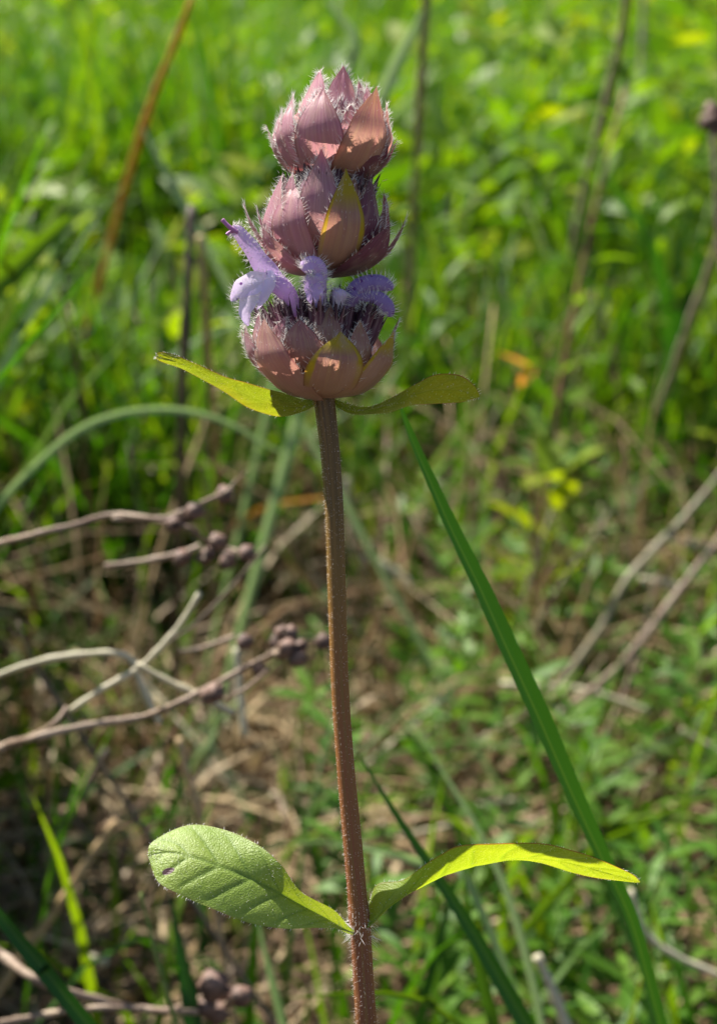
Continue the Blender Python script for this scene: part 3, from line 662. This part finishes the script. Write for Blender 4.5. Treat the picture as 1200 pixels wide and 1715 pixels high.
for i in range(60):                                   # longer bristles around the leaf node
    a = random.uniform(0, 6.28); yy = 1540+abs(random.gauss(0, 22)); xx = 601+(yy-1535)*.1
    q = P(xx+19*math.sin(a), yy, 19*math.cos(a)); hair('stem', q, RIGHT*math.sin(a)-FWD*math.cos(a)+Vector((0, 0, -.5))+rvec()*.4, random.uniform(10, 26)*S, .000032)
build_hairs('stem', 'stem_hairs', M['hair'], stem, base)

# --- whorls: overlapping bracts set round the axis
AX = [(120, 566), (210, 557), (300, 553), (380, 546), (465, 541), (560, 535), (665, 541)]
def ax(y): return float(np.interp(y, [a for a, _ in AX], [b for _, b in AX]))
WSH = [(0, .30), (.12, .62), (.3, .95), (.45, 1), (.6, .88), (.75, .62), (.88, .30), (.96, .10), (1, .015)]
def bract(whorl, key, th0, th1, prof, hw, mat, hl=(7, 13), nh=70, flare=0.0, name='bract', dark=False, shape=WSH, surf=25):
    pr = spline([(y, r) for y, r in prof], 22); rows = []; cols = 11; seed = random.uniform(0, 9)
    for i, (y, r) in enumerate(pr):
        t = i/21; th = R(th0+(th1-th0)*t*t); w = hw*np.interp(t, [a for a, _ in shape], [b for _, b in shape])
        rc = max(r*.95, w*.72, 8); row = []
        for j in range(cols):
            v = -1+2*j/(cols-1); a = v*w/rc
            tan = rc*math.sin(a); rad_ = r-rc*(1-math.cos(a))+flare*w*v*v*t + 1.6*math.sin(v*7+seed+t*3)*t*(1-t)
            yv = y+1.2*math.sin(v*5+seed)*t
            row.append(P(ax(y)+rad_*math.sin(th)+tan*math.cos(th), yv, rad_*math.cos(th)-tan*math.sin(th)))
        rows.append(row)
    mb = MB(); mb.grid(rows); o = mb.build(name, M[mat], whorl, base)
    for _ in range(int(nh*1.5)):                       # ciliate margins
        side = random.choice((0, cols-1)); k = min(20, int(21*(random.random()**.75)*.999)+0)
        if k < 4: continue
        f = random.random(); q = rows[k][side].lerp(rows[k+1][side], f); inn = rows[k][cols//2]
        al = (rows[k+1][side]-rows[k][side]).normalized(); out = (rows[k][side]-rows[k][1 if side == 0 else cols-2]).normalized()
        nrm = Vector((RIGHT*math.sin(R(th0))-FWD*math.cos(R(th0))))
        hair(key, q, out*.9+al*.8+nrm*.35+rvec()*.45, random.uniform(*hl)*S)
    for _ in range(surf):                              # short fur near the tip
        k = random.randrange(9, 21); j = random.randrange(0, cols); q = rows[k][j]
        al = (rows[k+1][cols//2]-rows[k][cols//2]).normalized(); nrm = RIGHT*math.sin(R(th0))-FWD*math.cos(R(th0))
        hair(key, q, nrm*.35+al+rvec()*.35, random.uniform(3, 6)*S, .00002)
    return o
def core(name, y0, y1, rm, label):
    mb = MB(); rows = []
    for t in np.linspace(0, 1, 12):
        y = y0+(y1-y0)*t; r = rm*math.sin(math.pi*(.06+.9*t))**.6
        rows.append([P(ax(y)+r*math.sin(2*math.pi*k/18), y, r*math.cos(2*math.pi*k/18)) for k in range(18)])
    rows = [[P(ax(y0), y0)]*18]+rows+[[P(ax(y1), y1)]*18]
    mb.grid(rows, 0, True); o = mb.build(name, M['core'], herb, base); o['label'] = label; return o
def calyx(whorl, key, th, r0, y0, r1, y1, rad_=10, mat='calyx', dark=True):
    """ribbed tube with five awn-like teeth"""
    n = 10; th = R(th); A = P(ax(y0)+r0*math.sin(th), y0, r0*math.cos(th)); B = P(ax(y1)+r1*math.sin(th), y1, r1*math.cos(th))
    t = (B-A).normalized(); e1 = t.cross(Vector((.3, .5, .8))).normalized(); e2 = e1.cross(t); rows = []
    for f, k in ((0, .45), (.3, .8), (.65, 1), (1, .95)):
        rows.append([A.lerp(B, f)+(e1*math.cos(2*math.pi*j/n)+e2*math.sin(2*math.pi*j/n))*(rad_*S*k*(1+.10*(-1)**j)) for j in range(n)])
    rows.append([B+t*((24 if j % 2 == 0 else -6)*S*random.uniform(.8, 1.2))+(e1*math.cos(2*math.pi*j/n)+e2*math.sin(2*math.pi*j/n))*(rad_*S*(1.15 if j % 2 == 0 else .98)) for j in range(n)])
    mb = MB(); mb.grid(rows, random.random(), True); o = mb.build('calyx', M[mat], whorl, base)
    for _ in range(34):
        k = random.randrange(2, 5); j = random.randrange(n); q = rows[k][j]; nrm = (q-(A.lerp(B, min(1, .3*k)))); nrm -= t*nrm.dot(t)
        hair(key+('d' if dark and random.random() < .45 else ''), q, nrm.normalized()+t*1.1+rvec()*.4, random.uniform(7, 14)*S, .000035)
    return o

# lowest whorl
w3 = core('flower_whorl', 660, 545, 88, 'lowest whorl with open lilac flowers and dark bristly calyces'); K = 'w3'
for th0, th1, prof, hw, mat, nh in (
    (10, 19, [(668, 18), (657, 72), (622, 121), (593, 122), (566, 108)], 50, 'bract_yellow', 18),
    (-38, -50, [(672, 18), (657, 74), (612, 121), (576, 122), (541, 117)], 44, 'bract_dusky', 60),
    (-70, -74, [(662, 18), (642, 78), (602, 119), (572, 126), (546, 128)], 36, 'bract_mauve', 120),
    (-96, -92, [(655, 18), (635, 78), (600, 118), (575, 127), (552, 131)], 32, 'bract_mauve', 80),
    (-14, -18, [(640, 60), (605, 104), (572, 110), (545, 104)], 34, 'bract_dusky', 70),
    (8, 12, [(625, 60), (590, 100), (555, 98), (520, 84)], 26, 'bract_tan', 50),
    (36, 38, [(645, 60), (605, 108), (575, 112), (545, 108)], 24, 'bract_tan', 40),
    (57, 64, [(668, 18), (657, 72), (618, 117), (592, 126), (560, 137)], 44, 'bract_yellow', 25),
    (78, 78, [(655, 18), (635, 78), (590, 118), (562, 126), (536, 134)], 26, 'bract_shaded', 50),
    (100, 98, [(660, 18), (640, 78), (600, 116), (580, 122), (556, 126)], 34, 'bract_dusky', 50),
    (-47, -30, [(630, 60), (590, 104), (565, 108), (540, 106)], 22, 'bract_mauve', 80),
    (-62, -60, [(630, 60), (590, 112), (555, 116), (530, 116)], 20, 'bract_mauve', 80),
    (130, 130, [(665, 18), (645, 78), (605, 118), (575, 120), (545, 118)], 44, 'bract_dusky', 50),
    (165, 165, [(665, 18), (645, 78), (605, 118), (575, 120), (545, 118)], 44, 'bract_mauve', 50),
    (200, 200, [(665, 18), (645, 78), (605, 118), (575, 120), (545, 118)], 44, 'bract_dusky', 50),
    (235, 235, [(665, 18), (645, 78), (605, 118), (575, 120), (545, 118)], 44, 'bract_mauve', 50)):
    bract(w3, K, th0, th1, prof, hw, mat, nh=nh)
for i in range(60):
    ring = i % 3; th = i*360/19.7+random.uniform(-8, 8); r1 = (98, 72, 42)[ring]+random.uniform(-7, 7)
    calyx(w3, K, th, r1*.6, 615, r1, (532, 518, 508)[ring]+random.uniform(-9, 9), random.uniform(8, 11))
build_hairs(K, 'whorl_hairs', M['hair'], w3, base); build_hairs(K+'d', 'calyx_bristles', M['dark_hair'], w3, base)

# middle whorl
w2 = core('flower_whorl', 458, 325, 78, 'middle whorl of spreading mauve bracts, one edged yellow'); K = 'w2'
for th0, th1, prof, hw, mat, nh in (
    (-78, -82, [(457, 18), (446, 62), (416, 102), (380, 126), (343, 142)], 22, 'bract_mauve', 60),
    (-74, -70, [(440, 40), (410, 96), (385, 110), (358, 122)], 12, 'bract_mauve', 50),
    (-56, -56, [(456, 18), (441, 70), (396, 108), (350, 106), (303, 94)], 36, 'bract_pink', 130),
    (-31, -38, [(454, 18), (441, 74), (396, 112), (352, 106), (320, 86)], 38, 'bract_mauve', 40),
    (-7, -9, [(432, 50), (402, 92), (352, 104), (312, 98), (268, 92)], 34, 'bract_pink', 110),
    (17, 17, [(460, 18), (444, 76), (397, 113), (350, 108), (299, 90)], 38, 'bract_yellow', 30),
    (44, 50, [(452, 18), (432, 76), (392, 100), (350, 96), (304, 88)], 32, 'bract_shaded', 40),
    (70, 72, [(450, 18), (432, 76), (395, 98), (370, 100), (342, 100)], 26, 'bract_shaded', 60),
    (84, 80, [(463, 18), (455, 62), (430, 102), (400, 122), (366, 135)], 26, 'bract_shaded', 40),
    (52, 62, [(466, 14), (459, 62), (436, 101), (410, 114), (384, 120)], 40, 'bract_shaded', 30),
    (-52, -60, [(466, 14), (458, 60), (440, 92), (415, 110), (392, 116)], 36, 'bract_mauve', 40),
    (-22, -24, [(420, 40), (380, 84), (335, 88), (296, 78)], 22, 'bract_pink', 90),
    (-42, -44, [(420, 40), (380, 88), (335, 94), (300, 86)], 20, 'bract_pink', 90),
    (30, 30, [(420, 40), (380, 84), (340, 88), (308, 80)], 20, 'bract_tan', 80),
    (105, 105, [(455, 18), (435, 76), (395, 104), (350, 102), (318, 94)], 36, 'bract_shaded', 60),
    (-105, -105, [(455, 18), (435, 76), (395, 104), (350, 102), (318, 94)], 34, 'bract_mauve', 60),
    (140, 140, [(455, 18), (435, 76), (395, 104), (350, 102), (308, 94)], 38, 'bract_mauve', 50),
    (180, 180, [(455, 18), (435, 76), (395, 104), (350, 102), (308, 94)], 38, 'bract_mauve', 50),
    (220, 220, [(455, 18), (435, 76), (395, 104), (350, 102), (308, 94)], 38, 'bract_mauve', 50)):
    bract(w2, K, th0, th1, prof, hw, mat, nh=nh, hl=(8, 16))
for i in range(22):
    r1 = (78, 52)[i % 2]+random.uniform(-6, 6); calyx(w2, K, i*33+random.uniform(-9, 9), r1*.6, 400, r1, (318, 300)[i % 2]+random.uniform(-9, 9), random.uniform(7, 10))
build_hairs(K, 'whorl_hairs', M['hair'], w2, base); build_hairs(K+'d', 'calyx_bristles', M['dark_hair'], w2, base)

# top whorl
w1 = core('flower_whorl', 305, 175, 74, 'top whorl of tight pink furry bracts'); K = 'w1'
for th0, th1, prof, hw, mat, nh in (
    (-11, -14, [(300, 18), (287, 70), (246, 103), (206, 98), (165, 76)], 44, 'bract_mauve', 120),
    (31, 50, [(305, 18), (292, 74), (247, 105), (202, 97), (158, 88)], 45, 'bract_tan', 60),
    (-47, -54, [(301, 18), (287, 70), (246, 101), (212, 98), (184, 82)], 28, 'bract_pink', 140),
    (-84, -86, [(300, 18), (286, 70), (260, 94), (236, 103), (211, 111)], 24, 'bract_mauve', 60),
    (-68, -66, [(302, 18), (288, 66), (250, 98), (218, 98), (195, 92)], 24, 'bract_pink', 110),
    (70, 74, [(302, 18), (288, 70), (246, 100), (210, 95), (178, 90)], 26, 'bract_dusky', 100),
    (84, 86, [(316, 18), (302, 62), (276, 92), (256, 102), (236, 109)], 24, 'bract_shaded', 40),
    (62, 70, [(314, 18), (304, 62), (280, 88), (262, 96), (244, 100)], 30, 'bract_shaded', 30),
    (-40, -45, [(260, 30), (205, 62), (160, 52), (123, 40)], 27, 'bract_pink', 160),
    (10, 14, [(260, 30), (205, 64), (160, 54), (120, 40)], 28, 'bract_pink', 160),
    (58, 62, [(260, 30), (210, 70), (175, 66), (147, 56)], 24, 'bract_pink', 130),
    (-64, -64, [(262, 30), (220, 78), (195, 82), (168, 76)], 20, 'bract_mauve', 120),
    (22, 22, [(262, 40), (235, 80), (215, 82), (188, 76)], 18, 'bract_pink', 110),
    (10, 10, [(262, 40), (235, 76), (210, 74), (178, 62)], 18, 'bract_mauve', 110),
    (36, 38, [(262, 40), (230, 72), (205, 72), (170, 60)], 18, 'bract_pink', 110),
    (-28, -28, [(262, 40), (225, 74), (200, 76), (165, 62)], 18, 'bract_pink', 110),
    (110, 110, [(303, 18), (288, 70), (246, 100), (210, 97), (178, 86)], 40, 'bract_dusky', 60),
    (-110, -110, [(303, 18), (288, 70), (246, 98), (210, 96), (182, 88)], 36, 'bract_mauve', 60),
    (145, 145, [(303, 18), (288, 70), (246, 100), (205, 97), (165, 80)], 42, 'bract_mauve', 60),
    (185, 185, [(303, 18), (288, 70), (246, 100), (205, 97), (165, 80)], 42, 'bract_mauve', 60),
    (225, 225, [(303, 18), (288, 70), (246, 100), (205, 97), (165, 80)], 42, 'bract_mauve', 60),
    (120, 120, [(260, 30), (205, 62), (160, 52), (132, 40)], 27, 'bract_pink', 120),
    (175, 175, [(260, 30), (205, 62), (160, 52), (128, 40)], 27, 'bract_pink', 120),
    (240, 240, [(260, 30), (205, 62), (160, 52), (134, 40)], 27, 'bract_pink', 120)):
    bract(w1, K, th0, th1, prof, hw, mat, nh=nh, hl=(7, 15))
build_hairs(K, 'whorl_hairs', M['hair'], w1, base)

# --- corollas: tube, hooded upper lip, three-lobed lower lip
def sweep(name, pts, hw, parent, mat, flat=.35, n=10, key=None, nh=0, hl=(7, 17)):
    p = spline([(x, y, d, w) for (x, y, d), w in zip(pts, hw)], 18); mb = MB()
    rows = tube(mb, [P(x, y, d) for x, y, d, w in p], [max(w, .6)*S for *_, w in p], n, flat, -FWD)
    o = mb.build(name, M[mat], parent, base)
    for _ in range(int(nh*1.7)):
        k = random.randrange(2, 18); j = random.randrange(n); x, y, d, w = p[k-1]; c = P(x, y, d); q = rows[k][j]
        hair(key, q, (q-c).normalized()+rvec()*.35, random.uniform(*hl)*S, .000034)
    return o
def sheet(name, pts, hw, parent, mat, cup=.25, key=None, nh=0, hl=(6, 14), ruffle=.08):
    """thin petal lobe, cupped across and slightly ruffled at its margin"""
    p = spline([(x, y, d, w) for (x, y, d), w in zip(pts, hw)], 20); c = [P(x, y, d) for x, y, d, w in p]; rows = []; sd_ = random.uniform(0, 9)
    for i in range(20):
        t = (c[min(i+1, 19)]-c[max(i-1, 0)]).normalized(); a = t.cross(-FWD).normalized(); b = a.cross(t).normalized(); w = max(p[i][3], .4)*S
        rows.append([c[i]+a*(w*x*(1+.06*math.sin(i*1.3+sd_+x)))+b*(w*(cup*x*x+ruffle*abs(x)*math.sin(i*1.1+sd_+4*x))) for x in np.linspace(-1, 1, 9)])
    mb = MB(); mb.grid(rows); o = mb.build(name, M[mat], parent, base)
    for _ in range(int(nh*1.7)):
        i = random.randrange(1, 19); j = random.choice((0, 8, 0, 8, 2, 4, 6)); q = rows[i][j]
        hair(key, q, (q-c[i]).normalized()-FWD*.5+rvec()*.5, random.uniform(*hl)*S, .00003)
    return o
f1 = sweep('corolla', [(500, 535, 60), (492, 512, 72), (478, 494, 82), (458, 480, 88)], [8, 12, 16, 15], herb, 'petal', .6, key='f1', nh=110); f1['label'] = 'sunlit lilac flower with long narrow upper lip and spotted lower lip'
sheet('upper_lip', [(474, 490, 86), (452, 466, 92), (430, 435, 95), (412, 410, 96), (399, 398, 95), (394, 396, 94)], [16, 17, 14, 12, 9, 3], f1, 'petal', -.55, key='f1', nh=170)
sweep('stamen', [(405, 405, 98), (394, 398, 99), (386, 391, 99), (380, 384, 98)], [3.2, 3.6, 3.4, 3.6], f1, 'style', 1, 8)
sweep('stamen', [(398, 402, 95), (391, 404, 95), (387, 408, 95)], [2.6, 2.6, 3.4], f1, 'style', 1, 8)
sheet('lower_lip', [(456, 480, 92), (442, 484, 99), (424, 490, 103), (408, 500, 102), (398, 511, 99), (394, 516, 97)], [9, 16, 18, 14, 6, 1], f1, 'lip', .3, key='f1', nh=80)
sheet('lower_lip', [(448, 492, 97), (434, 503, 103), (422, 518, 105), (417, 534, 103), (419, 548, 100), (422, 556, 98)], [9, 14, 14, 10, 6, 1], f1, 'lip', .3, key='f1', nh=60)
sheet('lower_lip', [(456, 466, 98), (458, 482, 105), (452, 502, 109), (442, 520, 108), (436, 530, 105)], [5, 9, 8, 5, 1], f1, 'lip', -.3, key='f1', nh=20)
f2 = sweep('corolla', [(537, 525, 62), (536, 505, 72), (532, 490, 82), (527, 478, 90), (524, 470, 92)], [9, 12, 17, 18, 8], herb, 'petal', .8, key='f2', nh=200); f2['label'] = 'small fuzzy lilac flower facing out between the two larger ones'
sweep('upper_lip', [(540, 486, 80), (534, 470, 90), (526, 460, 97), (516, 462, 101), (510, 468, 101)], [9, 17, 18, 14, 5], f2, 'petal', .4, key='f2', nh=170)
sheet('lower_lip', [(527, 482, 98), (527, 496, 103), (531, 510, 104), (535, 522, 102), (536, 527, 101)], [8, 14, 14, 9, 2], f2, 'petal', .35, key='f2', nh=50)
f3 = sweep('corolla', [(568, 545, 40), (576, 525, 50), (586, 508, 57), (600, 497, 62)], [8, 11, 15, 15], herb, 'shaded_petal', .8, key='f3', nh=60); f3['label'] = 'shaded deep violet flower with hooded lip curving outwards'
sweep('upper_lip', [(586, 508, 58), (598, 491, 63), (616, 484, 66), (636, 483, 66), (650, 488, 64), (656, 493, 63)], [13, 15, 15, 14, 9, 3], f3, 'shaded_petal', .6, key='f3', nh=150)
sweep('lower_lip', [(598, 504, 64), (615, 504, 68), (632, 508, 70), (645, 518, 69), (651, 530, 66), (650, 538, 65)], [8, 10, 12, 12, 9, 3], f3, 'shaded_petal', .45, key='f3', nh=110)
f4 = sweep('corolla', [(563, 530, 66), (566, 512, 72), (570, 500, 76), (572, 494, 76)], [8, 11, 13, 6], herb, 'lip', .9, key='f4', nh=120); f4['label'] = 'pale furry flower bud between the bristly calyces'
for k, f in (('f1', f1), ('f2', f2), ('f3', f3), ('f4', f4)): build_hairs(k, 'petal_hairs', M['hair'], f, base)

# --- leaves, each from its midrib and two margins
def leaf(name, mid, top, bot, mat, label, key, nu=150, nv=61, veins=9, vdir=1, relief=1.3, nhair=500, mh=150, bulge=5):
    """mid/top/bot: (x, y, depth) rows running from the stalk to the tip"""
    m, a, b = spline(mid, nu), spline(top, nu), spline(bot, nu); half = nv//2; rows = []; ex = []
    for i in range(nu):
        t = i/(nu-1); row = []; er = []
        for j in range(nv):
            v = (j-half)/half; e = a[i] if v > 0 else b[i]; av = abs(v)
            q = m[i]*(1-av)+e*av
            chord = e-m[i]; nn = np.cross(chord, np.gradient(m, axis=0)[i]) if i else np.zeros(3)
            ph = (t*(veins+1)-av*.95)                 # side veins run forward towards the margin
            d0 = abs((ph+.5) % 1-.5)*2; fade = min(1, av*8)*min(1, (1-av)*4)*min(1, t*9)*min(1, (1-t)*6)
            vn = math.exp(-(d0/.11)**2)*fade*(1-.5*av); mr = math.exp(-(av/.05)**2)*(1-t)**.5
            pill = (1-math.exp(-(d0/.30)**2))*fade
            off = bulge*math.sin(math.pi*av)*.55*min(1, (1-t)*5)+relief*(pill-vn*.8)-mr*relief*1.2+.9*math.sin(t*31+v*5)*av**3
            row.append(P(q[0], q[1]-vdir*off*.55, q[2]+off*.8)); er.append(max(vn*.8, mr))
        rows.append(row); ex.append(er)
    mb = MB(); mb.grid(rows, 0, False, None, ex); o = mb.build(name, M[mat], herb, base); o['label'] = label
    for _ in range(nhair):
        i, j = random.randrange(2, nu-1), random.randrange(1, nv-1)
        nrm = (rows[i+1][j]-rows[i-1][j]).cross(rows[i][j+1]-rows[i][j-1]).normalized()
        if nrm.dot(-FWD) < 0: nrm = -nrm
        hair(key, rows[i][j]+rvec()*.0001, nrm+rvec()*.5+RIGHT*-.3, random.uniform(2.0, 4.5)*S, .000028)
    for _ in range(mh):
        i, j = random.randrange(2, nu-1), random.choice((0, nv-1)); out = (rows[i][j]-rows[i][j-1 if j else 1]).normalized()
        hair(key, rows[i][j], out+rvec()*.5, random.uniform(3, 7)*S, .000028)
    build_hairs(key, 'leaf_hairs', M['hair'], o, base)
    return o
leaf('leaf', [(598, 1562, 10), (582, 1553, 22), (566, 1542, 32), (545, 1527, 44), (500, 1499, 60), (447, 1467, 72), (391, 1442, 78), (335, 1422, 78), (290, 1414, 72), (256, 1421, 66)],
     [(599, 1557, 12), (585, 1547, 24), (575, 1530, 44), (556, 1508, 62), (506, 1475, 82), (474, 1434, 76), (432, 1403, 52), (372, 1384, 24), (315, 1378, 22), (262, 1400, 52), (255, 1420, 66)],
     [(597, 1566, 8), (581, 1558, 20), (562, 1546, 40), (530, 1538, 68), (480, 1534, 92), (420, 1520, 106), (360, 1495, 112), (310, 1474, 108), (275, 1456, 96), (256, 1422, 66)],
     'herb_leaf', 'rounded light green leaf with a small purple blotch', 'l1', veins=9)
leaf('leaf', [(610, 1552, 12), (624, 1540, 18), (662, 1505, 24), (740, 1463, 26), (812, 1443, 22), (875, 1435, 14), (942, 1442, 6), (1010, 1460, 0), (1071, 1479, -6)],
     [(610, 1546, 10), (619, 1512, -14), (632, 1484, -14), (672, 1473, 6), (705, 1444, 36), (735, 1421, 56), (766, 1404, 62), (830, 1402, 60), (902, 1401, 62), (950, 1414, 52), (1005, 1436, 32), (1055, 1461, 8), (1072, 1478, -6)],
     [(612, 1556, 10), (628, 1541, 4), (668, 1507, -18), (745, 1466, -50), (812, 1447, -62), (850, 1448, -64), (895, 1453, -58), (956, 1468, -42), (1012, 1477, -22), (1071, 1480, -6)],
     'herb_under', 'long arched leaf showing its glowing yellow green underside and brown rim', 'l2', veins=10, vdir=-1, relief=1.6, nhair=220)
leaf('leaf', [(532, 672, 6), (508, 684, 18), (462, 680, 24), (412, 662, 24), (368, 640, 22), (325, 618, 18), (290, 604, 14), (263, 598, 10)],
     [(532, 668, 8), (506, 670, 30), (470, 660, 54), (425, 648, 60), (380, 634, 50), (340, 616, 34), (300, 598, 22), (270, 591, 14), (262, 596, 10)],
     [(532, 676, 4), (510, 689, 6), (466, 697, -10), (418, 683, -24), (375, 656, -26), (330, 630, -18), (295, 614, -6), (266, 604, 6), (262, 598, 10)],
     'herb_small', 'small yellow glowing leaf under the lowest whorl beside the sunlit flower', 'l3', veins=8, vdir=-1, relief=1.2, nhair=120, mh=90, nu=70, nv=25, bulge=3)
leaf('leaf', [(552, 668, -6), (578, 684, 0), (610, 688, 6), (655, 678, 8), (692, 662, 8), (730, 654, 6), (770, 655, 2), (802, 664, -4)],
     [(552, 664, -6), (580, 676, 10), (612, 683, 24), (652, 670, 36), (690, 647, 20), (728, 631, 44), (764, 631, 44), (792, 646, 16), (803, 662, -4)],
     [(552, 672, -8), (577, 689, -8), (608, 694, -16), (655, 688, -26), (695, 676, -32), (735, 675, -30), (775, 672, -18), (803, 665, -4)],
     'herb_small', 'small dark green curled leaf under the lowest whorl beside the shaded flower', 'l4', veins=8, vdir=-1, relief=1.2, nhair=120, mh=90, nu=70, nv=25, bulge=3)
